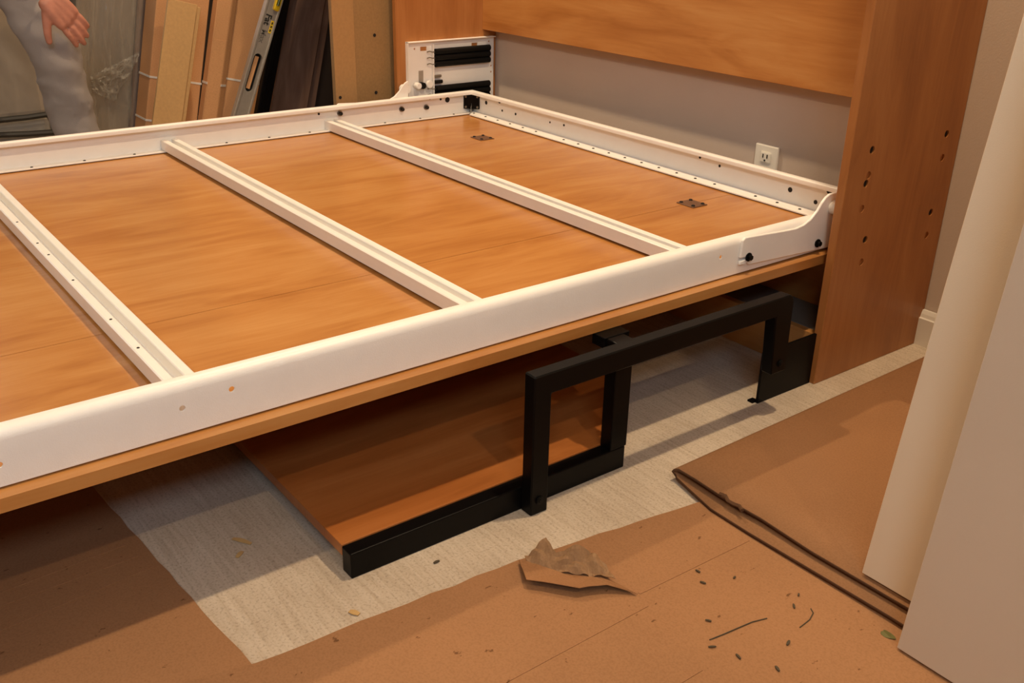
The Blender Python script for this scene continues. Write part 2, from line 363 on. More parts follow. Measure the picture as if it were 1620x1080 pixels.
# screws, bolts and hardware
def screw(p, n, r, mat='brass', parent=None, name='screw', h=.0016):
    p, n = Vector(p), Vector(n).normalized()
    return MB().cyl(p-n*.0005, p+n*h, r, 10, r2=r*.7).build(name, mat, parent, smooth=False)
for i in range(22):
    x = -1.553+i*(1.37/21)
    if i in (6, 17): continue
    screw((x, YE-.026, ZB+.0025), (0, 0, 1), .0042, 'dark', er)
for i in range(14):
    screw((XL+.020, -.21-i*.128, ZB+.0025), (0, 0, 1), .0040, 'dark', rl)
for (y, z, r) in ((-.305, .303, .007), (-.396, .306, .007), (-.612, .315, .007)):
    b = MB(); b.cyl((XL+.003, y, z), (XL+.005, y, z), r*1.25, 14); b.build('washer', 'zinc', rl)
    b = MB(); b.cyl((XL+.005, y, z), (XL+.014, y, z), r*.8, 6); b.build('bolt', 'dark', rl)
for (y, z, r) in ((-.223, .318, .0085), (-.249, .322, .0035), (-.290, .330, .005), (-.681, .320, .0035)):
    MB().cyl((XL+.0026, y, z), (XL+.0034, y, z), r, 16).build('hole', 'dark', rl)
for (x, z, r) in ((-1.517, .311, .0062), (-1.445, .326, .006), (-1.43, .300, .0035), (-1.36, .301, .004), (-1.19, .305, .003), (-1.125, .308, .0035), (-.586, .322, .0035), (-.519, .314, .0035), (-.299, .304, .006), (-.193, .326, .0075), (-.225, .292, .005)):
    MB().cyl((x, YE-.0034, z), (x, YE-.0026, z), r, 14).build('hole', 'dark', er)
cb = MB().prism([(XL+.0035, YE-.042), (XL+.0035, YE-.0035), (XL+.042, YE-.0035)], 2, .284, .333, bev=.0008).build('corner_bracket', 'black', bed)
dn = Vector((1, -1, 0)).normalized(); mid = Vector((XL+.0228, YE-.0228, .3065)); tn = Vector((1, 1, 0)).normalized()
for a in (-1, 1):
    for b in (-1, 1): screw(mid+tn*a*.019+Vector((0, 0, b*.0165)), dn, .0042, 'zinc', cb)
for (x, y) in ((-1.258, -.322), (-.429, -.311)):
    p = MB().box(x-.027, x+.027, y-.024, y+.024, ZP, ZP+.0022, .0006).build('deck_plate', plain('bronze_plate', (112, 80, 58), .5, metal=.2), bed)
    for a in (-1, 1):
        for b in (-1, 1): screw((x+a*.019, y+b*.016, ZP+.0022), (0, 0, 1), .005, 'dark', p, h=.003)
for x in (-1.02, -.86, -.78, -.62, -.41, -.28): screw((x, -1.6505+.008, .2995), (0, 0, 1), .0028, 'dark', slats[0], h=.0008)
# curved pivot brackets on both side rails
def bracket(xo, sgn, dy=0, end=-.295):
    pts = [(-.598, .304), (-.596, .338), (-.590, .343)]
    pts += [(-.54, .340), (-.48, .336), (-.44, .334), (-.415, .3375), (-.395, .346), (-.378, .360), (-.366, .375), (-.356, .384), (-.345, .389), (-.30, .389), (-.295, .385), (-.295, .275), (-.330, .274), (-.572, .286), (-.576, .291), (-.576, .2935), (-.592, .2935), (-.594, .291), (-.598, .2905)]
    pts = pts[:-4]+[(-.585, .289), (-.598, .290), (-.598, .297), (-.580, .299), (-.580, .303)]
    pts = [(max(-9, min(y, end))+dy, z) for y, z in pts]
    if end < -.295: pts = [p for i, p in enumerate(pts) if i == 0 or (Vector(p)-Vector(pts[i-1])).length > 1e-5]
    a, b = sorted((xo, xo+sgn*.006))
    o = MB().prism(pts, 0, a, b, bev=.0012).build('pivot_bracket', 'white', bed)
    xe = xo+sgn*.006
    for (y, z) in ((-.577, .303), (-.365, .291)):
        k = MB(); k.cyl((xe, y+dy, z), (xe+sgn*.004, y+dy, z), .0085, 16, bev=.001); k.cyl((xe+sgn*.004, y+dy, z), (xe+sgn*.009, y+dy, z), .0055, 6); k.build('bolt', 'black', o)
    MB().cyl((xe, -.333+(dy-.012 if dy else 0), .361), (xe+sgn*.030, -.333+(dy-.012 if dy else 0), .361), .0135, 20, bev=.002).build('pivot_pin', 'white', o, smooth=True)
bracket(XR+.0005, 1); bracket(XL-.0005, -1, -.022, -.345)

# ------------------------------------------------------------------ desk under the bed with its black steel frame
desk = thing('stowed_desk', 'honey wood desk board with black steel frame lying under the bed', 'desk', (-.8, -1.2, 0))
MB().prism([(.002, -1.474), (.002, -.949), (-.20, -.752), (-1.40, -.752), (-1.60, -.949), (-1.60, -1.474)], 2, .026, .045, bev=.0006).build('desk_top', 'desk', desk)
for x0 in (.002, -1.630):
    MB().box(x0, x0+.027, -1.474, -.933, 0, .043, .0018, 2).build('front_rail', 'black', desk)
    MB().box(x0, x0+.027, -.968, -.930, .043, .247, .0018, 2).build('post', 'black', desk)
MB().box(-.030, .0015, -.972, -.915, .228, .248, .001).build('bracket', 'black', desk)
leg = thing('swing_leg', 'black square steel leg bent over beside the stowed desk', 'bed leg', (.03, -.86, 0))
U = [(-1.163, 0.0), (-1.163, .251), (-.556, .251), (-.548, .247), (-.544, .238), (-.540, .092), (-.583, .092), (-.592, .214), (-1.128, .214), (-1.128, 0.0)]
MB().prism([(y, z) for y, z in U], 0, .030, .056, bev=.0022).build('leg_frame', 'black', leg)
for (y, z) in ((-1.146, .026), (-.560, .112)):
    k = MB(); k.cyl((.056, y, z), (.0595, y, z), .0075, 16, bev=.001); k.cyl((.0595, y, z), (.0605, y, z), .0035, 6); k.build('bolt', 'rubber', leg)
plate = thing('anchor_plate', 'black steel anchor plate standing at foot of right cabinet side', 'bracket', (0, -.46, 0))
MB().box(.002, .008, -.548, -.383, 0, .112, .0006).build('upright_plate', 'black', plate)
MB().box(-.012, .0015, -.556, -.540, 0, .004, .0005).build('foot_flange', 'black', plate)
k = MB(); k.cyl((.008, -.560+.02, .112-.02), (.030, -.560+.02, .112-.02), .006, 12); k.build('spacer', 'black', plate)

# ------------------------------------------------------------------ cardboard on the floor
def sheet_poly(name, pts, z0, z1, mat, label, cat='cardboard', rag=None):
    # ragged-edged flat sheet; edges listed in rag get small tears
    out = []
    for i, p in enumerate(pts):
        q = pts[(i+1) % len(pts)]; out.append(p)
        if rag and i in rag:
            n = int((Vector(q)-Vector(p)).length/.035); d = (Vector(q)-Vector(p)); nn = Vector((-d.y, d.x)).normalized()
            for k in range(1, n): out.append(tuple(Vector(p)+d*k/n+nn*random.uniform(-.0022, .0022)))
    return tag(MB().prism(out, 2, z0, z1).build(name, mat, org=(pts[0][0], pts[0][1], z0)), label, cat)
lower = sheet_poly('floor_cardboard', [(-1.75, -1.77), (-.428, -1.706), (.114, -1.664), (1.2, -1.58), (1.2, -4.3), (-1.75, -4.3)], 0.0002, .0026, 'card', 'brown cardboard sheet lying on floor left of the bare strip', rag=(1,))
front = sheet_poly('floor_cardboard', [(.082, -1.80), (.114, -1.660), (.139, -1.253), (.193, -.888), (.255, -.30), (2.4, -.30), (2.4, -3.2), (.30, -3.2), (.082, -1.98)], .0028, .0050, 'card', 'brown cardboard sheet lying on floor in front of the bed', rag=(1, 2))
def crease(o, p, q, z, wd=.0022, h=.0007, mat='card'):
    p, q = Vector(p), Vector(q); d = (q-p).normalized(); n = Vector((-d.y, d.x))*wd
    MB().prism([tuple(p-n), tuple(q-n), tuple(q), tuple(q+n), tuple(p+n), tuple(p)], 2, z-.0004, z+h, bev=0).build('crease', mat, o)
for a, b in (((.303, -1.159), (.309, -.929)), ((.332, -1.70), (.329, -1.168)), ((.46, -1.9), (.462, -1.2))): crease(front, a, b, .005)
for a, b in (((-.12, -2.2), (-.166, -1.70)), ((-.21, -2.2), (-.243, -1.715)), ((-.195, -2.2), (-.204, -1.707))): crease(lower, a, b, .0026)
def fold_sheet():
    # one sheet doubled over: lower ply, rounded fold along its left edge, upper ply
    fx = [(.118, 0.0), ]
    path = []
    rows = []
    ys = [-.895+i*(.83/10) for i in range(11)]
    xs = []
    bm = bmesh.new(); th = .0032
    def strip(y, t):
        yl = y; dx = -.012*t
        p = []
        # lower ply from right to left, then the fold, then upper ply to the right
        for x in (1.9, 1.2, .8, .55, .4, .3, .22, .16): p.append((x, .0105+.0015*math.sin(x*9+y*4)))
        for a in range(1, 8):
            an = -PI/2-a*PI/8; p.append((.128+dx+.0085*1.9*math.cos(an), .0178+.0082*math.sin(an)))
        for x in (.16, .22, .3, .4, .55, .8, 1.2, 1.9): p.append((x, .0240-.010*min(1, (x-.12)/.6)*.3+.0015*math.sin(x*7+y*5)+.002))
        return p
    L = []
    for i, y in enumerate(ys):
        t = i/10; pl = strip(y, t); row = []
        nlow = 8
        for j, (x, z) in enumerate(pl):
            yy = y
            if i == 0:
                w = random.uniform(-.003, .003)
                yy = y+w+(-.024*min(1, max(0, (x-.125)/.09)) if j < nlow else 0)
            row.append(bm.verts.new((x, yy, z)))
        L.append(row)
    for i in range(len(L)-1):
        for j in range(len(L[0])-1): bm.faces.new((L[i][j], L[i][j+1], L[i+1][j+1], L[i+1][j]))
    m = MB(); m.bm.free(); m.bm = bm
    bmesh.ops.recalc_face_normals(bm, faces=bm.faces[:])
    o = m.build('folded_cardboard', 'card2', org=(.113, -.88, .005), smooth=True, ang=50)
    o.data.materials.append(M['cardedge'])
    sd = o.modifiers.new('thickness', 'SOLIDIFY'); sd.thickness = .0056; sd.offset = 0; sd.material_offset_rim = 1
    k = MB(); k.tube([(.215+.011*i, -.894-.004*i*.3+.003*math.sin(i*2.1), .0275+.001*math.sin(i*1.7)) for i in range(6)], .0034, 6); k.build('torn_fluting', 'cardedge', o)
    return tag(o, 'cardboard sheet folded double, its cut edges showing, beside the white boards', 'cardboard')
fold_sheet()
# torn kraft paper flap
def torn():
    V = dict(A=(.147, -1.246, .010), I=(.155, -1.248, .0085), J=(.147, -1.257, .012), B=(.151, -1.209, .037), Dp=(.194, -1.193, .037), Cc=(.180, -1.213, .026), E=(.211, -1.170, .028),
             K=(.198, -1.283, .020), L=(.258, -1.234, .020), Mm=(.274, -1.196, .019), F=(.239, -1.165, .020), G=(.268, -1.174, .009), H=(.208, -1.219, .0075), Nn=(.305, -1.164, .0075), P=(.176, -1.235, .008), Q=(.232, -1.196, .0075), Z=(.250, -1.185, .012))
    t = thing('torn_paper_flap', 'torn piece of crumpled kraft paper curled up at cardboard edge', 'paper', (.2, -1.21, .005))
    def fan(names, tris, name, mat, sub):
        bm = bmesh.new(); vs = {n: bm.verts.new(V[n]) for n in names}
        for tr in tris: bm.faces.new([vs[n] for n in tr])
        bmesh.ops.subdivide_edges(bm, edges=bm.edges[:], cuts=sub, use_grid_fill=True)
        for v in bm.verts:
            v.co += Vector((0, 0, 1))*(abs(noise.noise(v.co*48))*.016-.003 if mat == 'kraft' else noise.noise(v.co*90)*.0015)+Vector((1, -1, 0))*noise.noise(v.co*120+Vector((5, 0, 0)))*.0012
        m = MB(); m.bm.free(); m.bm = bm; o = m.build(name, mat, t)
        s = o.modifiers.new('thickness', 'SOLIDIFY'); s.thickness = .0008; return o
    fan(['A', 'B', 'Cc', 'P', 'I', 'H'], [('A', 'B', 'P'), ('A', 'P', 'I'), ('B', 'Cc', 'P'), ('Cc', 'H', 'P')], 'crumpled_back', 'kraft', 5)
    fan(['Cc', 'Dp', 'Q', 'H', 'E', 'Z', 'F', 'G'], [('Cc', 'Dp', 'H'), ('Dp', 'Q', 'H'), ('Dp', 'E', 'Q'), ('E', 'F', 'Z'), ('E', 'Z', 'Q'), ('F', 'G', 'Z')], 'crumpled_back', 'kraft', 5)
    fan(['J', 'K', 'L', 'Mm', 'Nn', 'G', 'Z', 'Q', 'H', 'P', 'I'], [('J', 'K', 'I'), ('I', 'K', 'P'), ('P', 'K', 'H'), ('K', 'L', 'H'), ('H', 'L', 'Q'), ('Q', 'L', 'Mm'), ('Q', 'Mm', 'Z'), ('Z', 'Mm', 'G'), ('G', 'Mm', 'Nn')], 'peeled_strip', 'card2', 2)
torn()

# ------------------------------------------------------------------ white boards standing at the right
def lean_board(x0, wdt, yb, zb, h, mat, label, a=8.2, s=3.2):
    o = MB().box(0, wdt, 0, .018, 0, h, .0008).build('white_board', mat)
    o.location = (x0, yb, zb); o.rotation_euler = (math.radians(-a), math.radians(s), 0)
    return tag(o, label, 'board')
lean_board(.481, .62, -.888, .0315, 1.9, 'mel', 'cream white board standing behind the nearer grey white board', a=8.2, s=0)
lean_board(.590, .62, -.960, .0085, 1.9, 'mel2', 'pale grey white board nearest the right edge of the photo', a=6.8, s=0)

# ------------------------------------------------------------------ outlet
ol = thing('wall_outlet', 'ivory duplex power outlet on grey wall behind the bed frame', 'outlet', (-.472, 0, .303))
MB().box(-.508, -.436, -.006, .002, .246, .361, .003, 2).build('cover_plate', 'outlet', ol)
for zc in (.330, .277):
    s = MB().box(-.489, -.455, -.0085, -.005, zc-.014, zc+.014, .003, 2).build('socket', 'outlet', ol)
    for dx in (-.0065, .0065): MB().box(-.472+dx-.0014, -.472+dx+.0014, -.0095, -.0083, zc-.001, zc+.0085).build('slot', 'dark', s)
    MB().cyl((-.472, -.0083, zc-.007), (-.472, -.0095, zc-.007), .0026, 10).build('ground_hole', 'dark', s)
screw((-.472, -.006, .3035), (0, -1, 0), .003, 'zinc', ol)

# ------------------------------------------------------------------ stock leaning behind the bed
md = thing('particleboard_panel', 'tan raw particleboard cabinet side standing left of the wall bed', 'panel', (-1.69, -.3, 0))
MB().box(-1.70, -1.682, -.575, -.02, 0, 2.1, .0008).build('panel_core', 'mdf', md)
MB().box(-1.6815, -1.680, -.5745, -.502, 0.001, 2.099).build('lit_tone_strip', 'mdf_lit', md)  # lighter strip paints the lit side of a shade boundary on the panel
for (y, z) in ((-.432, .521), (-.561, .343), (-.434, .347)): MB().cyl((-1.680, y, z), (-1.6795, y, z), .0052, 14).build('drilled_hole', 'dark', md)
def leaner(name, label, cat, X, y0, wdt, tilt, local_parts):
    # stands on the floor on its lower corner and leans towards the back wall; local x faces the room, y is width, z runs up its length
    a = math.radians(tilt)
    t = thing(name, label, cat, (X, y0+wdt*math.sin(a)*math.tan(a)*0, wdt*math.sin(a)), (-a, 0, 0), local=True)
    t.location.y = y0+wdt*math.sin(a)*math.tan(a)
    local_parts(t); return t
def long_box(wdt, thick, h, straps, flap=None):
    def f(t):
        MB().box(-thick, 0, 0, wdt, 0, h, .004, 2).build('carton', 'boxcard', t)
        for z in straps:
            MB().box(-thick-.001, .0012, -.0012, wdt+.0012, z-.0035, z+.0035).build('packing_strap', 'strap', t)
        if flap:
            for z in flap: MB().box(-.002, .0016, .004, wdt-.004, z, z+.30, .0008).build('outer_flap', 'boxcard', t)
    return f
leaner('flat_carton', 'long brown carton strapped in white, behind the short tan board', 'box', -2.45, -.965, .196, 12.6, long_box(.184, .11, 1.5, (.14, .29, .9)))
def pl_board(t):
    for i, x in enumerate((-.032, -.018, -.004)):
        MB().box(x-.012, x, .0 if i == 2 else .014+.001*i, .098 if i == 2 else .116, 0, .588-.006*(2-i), .001).build('slat_board', 'tanboard', t)
leaner('tan_board_bundle', 'short tan board with open top end leaning before the cartons', 'board', -2.29, -1.003, .104, 14.6, pl_board)
def bx2(t):
    W2 = .078
    MB().prism([(-.044, 0), (0, 0), (0, .052), (-.022, W2), (-.044, W2)], 2, 0, 1.45, bev=.003).build('carton', 'boxcard', t)
    for z in (.285, .60): MB().prism([(-.045, -.001), (.001, -.001), (.001, .0525), (-.0215, W2+.001), (-.045, W2+.001)], 2, z-.004, z+.004).build('packing_strap', 'strap', t)
    MB().prism([(-.0, .001), (.0016, .001), (.0016, .050), (-.0, .050)], 2, .0, .44, bev=.0005).build('outer_flap', 'boxcard', t)
leaner('flat_carton', 'long brown carton with angled corner just left of the level', 'box', -2.40, -.783, .078, 14.0, bx2)
leaner('flat_carton', 'brown carton half hidden behind the spirit level', 'box', -2.447, -.694, .15, 14.0, long_box(.15, .10, 1.45, (.27, .58)))
def level(t):
    w2 = .055; L = 1.22
    MB().box(-.022, -.019, .006, w2-.006, 0, L).build('web', 'alu', t)
    # web face with hand slots
    fc = MB().box(-.019, -.004, .006, w2-.006, 0, L, .0006).build('body', 'alu', t)
    cut = MB()
    zc, hl, r = .378, .066, .0150
    for zz in (zc, .98):
        cut.box(-.03, .01, w2/2-r, w2/2+r, zz-hl+r, zz+hl-r)
    boolean(fc, cut); cut = MB()
    for zz in (zc, .98):
        for q in (-1, 1): cut.cyl((-.03, w2/2, zz+q*(hl-r)), (.01, w2/2, zz+q*(hl-r)), r, 20)
    boolean(fc, cut)
    for y in (0, w2-.007): MB().box(-.024, 0, y, y+.007, 0, L, .0012).build('edge_rib', 'alu', t)
    zz = zc
    MB().box(-.0185, -.0150, w2/2-.0155, w2/2+.0155, zz-.067, zz+.067).build('grip_recess', 'rubber', t); MB().box(-.0150, -.0146, w2/2-.007, w2/2+.007, zz-.056, zz+.056).build('grip_opening', 'boxcard', t)
    # yellow vial window near the middle
    vy, vz = .040, .628
    v = MB(); v.box(-.006, .001, vy-.012, vy+.013, vz-.032, vz+.032, .006, 3); v = v.build('vial_housing', 'yellow', t)
    MB().cyl((.001, vy, vz-.014), (.001, vy, vz+.014), .0055, 12).build('vial', 'vial', v, smooth=True)
    MB().box(-.0042, -.0034, 0.036, .046, .520, .562).build('logo_tag', 'yellow', t)
    for i in range(3): MB().box(-.0036, -.0030, .0385, .0435, .525+i*.0122, .533+i*.0122).build('logo_print', 'ink', t)
    for txt, z, mt, sz in (('Fat', .578, 'ink', .030), ('Max', .526, 'inkgrey', .027)):
        cu = bpy.data.curves.new('lettering', 'FONT'); cu.body = txt; cu.size = sz; cu.extrude = .0002; cu.offset = .0009 if txt == 'Fat' else .0004; cu.materials.append(M[mt])
        o = bpy.data.objects.new('lettering', cu); C.objects.link(o); bpy.context.view_layer.update()
        me = bpy.data.meshes.new_from_object(o.evaluated_get(bpy.context.evaluated_depsgraph_get())); bpy.data.objects.remove(o); bpy.data.curves.remove(cu)
        o = bpy.data.objects.new('lettering', me); C.objects.link(o); o.parent = t
        # reads downwards along the level, facing the room (+x)
        o.matrix_local = Matrix(((0, 0, 1, -.0036), (0, 1, 0, .013), (-1, 0, 0, z), (0, 0, 0, 1)))
leaner('spirit_level', 'aluminium spirit level with yellow vial leaning among the cartons', 'level', -2.15, -.817, .055, 22.9, level)
def blk(t):
    MB().box(-.03, 0, 0, .046, 0, 1.4, .003).build('rail_body', 'black', t)
    MB().box(-.002, .002, .012, .022, 0, 1.4, .0008).build('raised_rib', 'black', t)
leaner('black_rail', 'black metal rail leaning between the level and dark boards', 'rail', -2.28, -.640, .046, 16.4, blk)
def drk(wd, m='darkwood'):
    def f(t):
        MB().box(-.018, 0, 0, wd, 0, 1.6, .0008).build('panel_face', m, t)
        MB().box(-.0175, -.0005, wd, wd+.0012, 0, 1.6).build('edge_band', 'blackwood', t)
    return f
leaner('dark_panel', 'front dark brown wood panel leaning beside the black rail', 'panel', -2.33, -.558, .142, 14.8, drk(.142))
leaner('dark_panel', 'dark brown panel whose narrow edge shows behind the front dark panel', 'panel', -2.352, -.512, .142, 14.2, drk(.142))
leaner('dark_panel', 'darkest panel in the gap beside the tan particleboard side', 'panel', -2.374, -.47, .20, 12.8, drk(.22, 'blackwood'))

# ------------------------------------------------------------------ plastic-wrapped goods
def plastic_sheet(t, name, pts, nu, nv, amp, seed, fold=18):
    # pts: four corners (bottom-left, bottom-right, top-right, top-left); draped film with long folds
    bl, br, tr, tl = [Vector(p) for p in pts]; n = ((br-bl).cross(tl-bl)).normalized()
    if n.x < 0: n = -n
    bm = bmesh.new(); g = []
    for j in range(nv+1):
        row = []
        for i in range(nu+1):
            u, v = i/nu, j/nv; p = (bl*(1-u)+br*u)*(1-v)+(tl*(1-u)+tr*u)*v
            q = Vector((u*fold*.35+v*2.2, v*2.0-u*1.2, seed))
            h = abs(noise.noise(q*1.6))*1.6+.5*abs(noise.noise(q*4.3+Vector((3, 1, 0))))+.25*noise.noise(q*11)
            row.append(bm.verts.new(p+n*(amp*(1-.8*min(1, h))+.004)))
        g.append(row)
    for j in range(nv):
        for i in range(nu): bm.faces.new((g[j][i], g[j][i+1], g[j+1][i+1], g[j+1][i]))
    m = MB(); m.bm.free(); m.bm = bm
    return m.build(name, 'plastic', t, smooth=True, ang=80)
def wrap_a(t):
    MB().box(-.10, 0, 0, .205, 0, 1.5, .01, 2).build('wrapped_core', 'wrapcore', t)
    MB().box(-.09, .012, .206, .270, 0, 1.5, .012, 2).build('wrapped_core', 'wrapstrip', t)
    MB().box(-.10, -.006, .272, .335, 0, 1.5, .02, 2).build('wrapped_core', 'wrapgrey', t)
    plastic_sheet(t, 'plastic_cover', [(.012, -.01, 0), (.012, .345, 0), (.012, .345, 1.5), (.012, -.01, 1.5)], 90, 150, .034, 2.0)
    plastic_sheet(t, 'loose_plastic_flap', [(.035, .245, .34), (.035, .335, .42), (.04, .345, .72), (.035, .25, .62)], 36, 60, .03, 4.0, 22)
    fl = plastic_sheet(t, 'loose_plastic_flap', [(.03, .055, .21), (.03, .13, .185), (.035, .215, .375), (.03, .04, .265)], 40, 40, .03, 9.0, 16)
leaner('wrapped_boards', 'boards wrapped in clear crinkled plastic standing beside the cartons', 'wrapped goods', -2.665, -1.155, .335, 11.5, wrap_a)
wb = thing('wrapped_bundle', 'plastic wrapped bundle with dark straps behind the standing person', 'wrapped goods', (-2.65, -1.6, 0))
MB().box(-2.95, -2.62, -2.3, -1.20, 0, .19, .02, 2).build('wrapped_core', 'wrapgrey', wb)
MB().box(-2.95, -2.64, -2.3, -1.20, .192, .575, .02, 2).build('wrapped_core', 'wrapcore', wb)
MB().box(-2.95, -2.62, -2.3, -1.20, .577, .80, .02, 2).build('wrapped_core', 'blackstrap', wb)
for zc in (.215, .155):
    MB().tube([(-2.578+.004*math.sin(i), -2.28+i*.1, zc+.012*math.sin(i*.7+zc*20)) for i in range(12)], .010, 8).build('dark_strap', 'blackstrap', wb, smooth=True)
plastic_sheet(wb, 'plastic_cover', [(-2.612, -2.3, 0), (-2.612, -1.195, 0), (-2.612, -1.195, .575), (-2.612, -2.3, .575)], 130, 60, .02, 5.0, 30)

# ------------------------------------------------------------------ person behind the bed, hand on the knee
def skin_mesh(name, nodes, edges, mat, parent, sub=2, root=None, remesh=None, smooth_it=0):
    names = list(nodes); idx = {n: i for i, n in enumerate(names)}
    me = bpy.data.meshes.new(name); me.from_pydata([nodes[n][0] for n in names], [(idx[a], idx[b]) for a, b in edges], [])
    o = bpy.data.objects.new(name, me); C.objects.link(o); me.materials.append(M[mat])
    o.modifiers.new('skin', 'SKIN')
    if not me.skin_vertices: bpy.context.view_layer.update()
    if not me.skin_vertices: me.attributes.new('x', 'FLOAT', 'POINT')
    for i, n in enumerate(names):
        r = nodes[n][1]; r = r if isinstance(r, tuple) else (r, r)
        me.skin_vertices[0].data[i].radius = r; me.skin_vertices[0].data[i].use_root = (n == root)
    s = o.modifiers.new('sub', 'SUBSURF'); s.levels = sub; s.render_levels = sub
    bpy.context.view_layer.update(); dg = bpy.context.evaluated_depsgraph_get()
    nm = bpy.data.meshes.new_from_object(o.evaluated_get(dg)); bpy.data.objects.remove(o); return nm
def make_person():
    base = Vector((-2.05, -1.45, 0))
    t = thing('person', 'person in grey trousers standing behind bed with hand on knee', 'person', tuple(base))
    def finish(meshes, name, mat, vox, sm=4, post=None):
        bm = bmesh.new()
        for m in meshes: bm.from_mesh(m)
        me = bpy.data.meshes.new(name); bm.to_mesh(me); bm.free()
        o = bpy.data.objects.new(name, me); C.objects.link(o); me.materials.append(M[mat])
        r = o.modifiers.new('r', 'REMESH'); r.mode = 'VOXEL'; r.voxel_size = vox
        s = o.modifiers.new('s', 'SMOOTH'); s.iterations = sm; s.factor = .5
        bpy.context.view_layer.update(); dg = bpy.context.evaluated_depsgraph_get()
        nm = bpy.data.meshes.new_from_object(o.evaluated_get(dg)); o.modifiers.clear(); o.data = nm; nm.name = name
        nm.materials.clear(); nm.materials.append(M[mat])
        if post:
            for v in nm.vertices: v.co += post(v.co)
        for v in nm.vertices: v.co -= base
        nm.polygons.foreach_set('use_smooth', [True]*len(nm.polygons)); o.parent = t; return o
    v = lambda *a: Vector(a)
    J = dict(pel=(v(-2.30, -1.50, .93), .13), ch=(v(-2.10, -1.49, 1.24), .145), nk=(v(-1.98, -1.48, 1.40), .06), hd0=(v(-1.93, -1.47, 1.50), .085), hd1=(v(-1.88, -1.465, 1.60), .085),
             hipL=(v(-2.27, -1.41, .88), .095), knL=(v(-2.02, -1.292, .50), .058), anL=(v(-2.10, -1.235, .09), .042), toL=(v(-1.93, -1.215, .04), .036),
             hipR=(v(-2.27, -1.60, .88), .095), knR=(v(-2.08, -1.73, .50), .058), anR=(v(-2.20, -1.76, .09), .042), toR=(v(-2.03, -1.79, .04), .036),
             shL=(v(-2.03, -1.31, 1.30), .06), elL=(v(-2.00, -1.245, .95), .042), wrL=(v(-1.940, -1.322, .690), (.030, .024)),
             shR=(v(-2.03, -1.67, 1.30), .06), elR=(v(-2.02, -1.80, .97), .042), wrR=(v(-1.98, -1.745, .70), .028))
    E = [('pel', 'ch'), ('ch', 'nk'), ('nk', 'hd0'), ('hd0', 'hd1'), ('pel', 'hipL'), ('hipL', 'knL'), ('knL', 'anL'), ('anL', 'toL'), ('pel', 'hipR'), ('hipR', 'knR'), ('knR', 'anR'), ('anR', 'toR'),
         ('ch', 'shL'), ('shL', 'elL'), ('elL', 'wrL'), ('ch', 'shR'), ('shR', 'elR'), ('elR', 'wrR')]
    body = skin_mesh('b', {k: (tuple(a), r) for k, (a, r) in J.items()}, E, 'skin', t, root='pel')
    parts = [body]
    # left hand, the one in view: palm slab and five bent fingers laid over the thigh just above the knee
    def hand(w0, fdir, side, nrm, curl, spread):
        # w0 wrist, fdir towards fingers, side towards the little finger, nrm = back of the hand
        out = []
        P = lambda f, s, n: tuple(w0+fdir*f+side*s+nrm*n)
        pal = {'a': (P(-.01, 0, 0), (.026, .019)), 'b': (P(.03, 0, .003), (.036, .0165)), 'c': (P(.065, .001, .004), (.041, .0155)), 'd': (P(.088, .001, .002), (.039, .0125))}
        # palm: several rays joined so the slab is broad but thin
        for k, s in enumerate((-.027, -.009, .010, .028)):
            out.append(skin_mesh('p', {'a': (P(-.015, s*.55, 0), .0185), 'b': (P(.04, s*.9, .003), .0165), 'c': (P(.085-.004*abs(k-1), s, .002), .0125)}, [('a', 'b'), ('b', 'c')], 'skin', t, root='a'))
        for k, (s, L) in enumerate(((-.028, .070), (-.009, .079), (.010, .073), (.028, .057))):
            sp = spread*(k-1.3)
            f0 = P(.082-.004*abs(k-1), s, .001); d = (fdir+side*sp).normalized(); p = Vector(f0); ch = {'a': (f0, .0102)}; ed = []; last = 'a'; an = curl[0]
            for q, (frac, c) in enumerate(((.45, curl[0]), (.32, curl[1]), (.23, curl[2]))):
                an = c; dd = (d*math.cos(an)-nrm*math.sin(an)); p = p+dd*L*frac; nm = 'bcd'[q]; ch[nm] = (tuple(p), (.0090, .0084, .0072)[q]); ed.append((last, nm)); last = nm
            out.append(skin_mesh('f', ch, ed, 'skin', t, root='a'))
        th = {'a': (P(.012, -.022, -.002), .0150), 'b': (P(.040, -.048, -.006), .0130), 'c': (P(.066, -.070, -.012), .0112), 'd': (P(.088, -.083, -.018), .0092)}
        out.append(skin_mesh('f', th, [('a', 'b'), ('b', 'c'), ('c', 'd')], 'skin', t, root='a'))
        return out
    fd = v(.0, .096, -.124).normalized(); nr = v(.94, -.10, .28); nr = (nr-fd*nr.dot(fd)).normalized(); sd = fd.cross(nr)
    if sd.y < 0: sd = -sd
    parts += hand(v(-1.915, -1.306, .640), fd, sd, nr, (.15, .45, .75), .03)
    parts += hand(v(-1.965, -1.742, .675), v(.05, .02, -1).normalized(), v(.1, -1, 0).normalized(), v(1, .1, .05).normalized(), (.2, .5, .8), .05)
    # face and ears
    hd = v(-1.905, -1.467, 1.545); fdirn = v(.93, .05, -.30).normalized(); rt = v(0, 1, 0)
    parts.append(skin_mesh('n', {'a': (tuple(hd+fdirn*.075+v(0, 0, .02)), .012), 'b': (tuple(hd+fdirn*.108-v(0, 0, .018)), .013)}, [('a', 'b')], 'skin', t, root='a'))
    parts.append(skin_mesh('n', {'a': (tuple(hd+fdirn*.05-v(0, 0, .06)), .045), 'b': (tuple(hd+fdirn*.075-v(0, 0, .085)), .028)}, [('a', 'b')], 'skin', t, root='a'))
    for s in (-1, 1): parts.append(skin_mesh('e', {'a': (tuple(hd+rt*s*.085+v(0, 0, .015)), .016), 'b': (tuple(hd+rt*s*.088-v(0, 0, .02)), .012)}, [('a', 'b')], 'skin', t, root='a'))
    finish(parts, 'body', 'skin', .0042, 3)
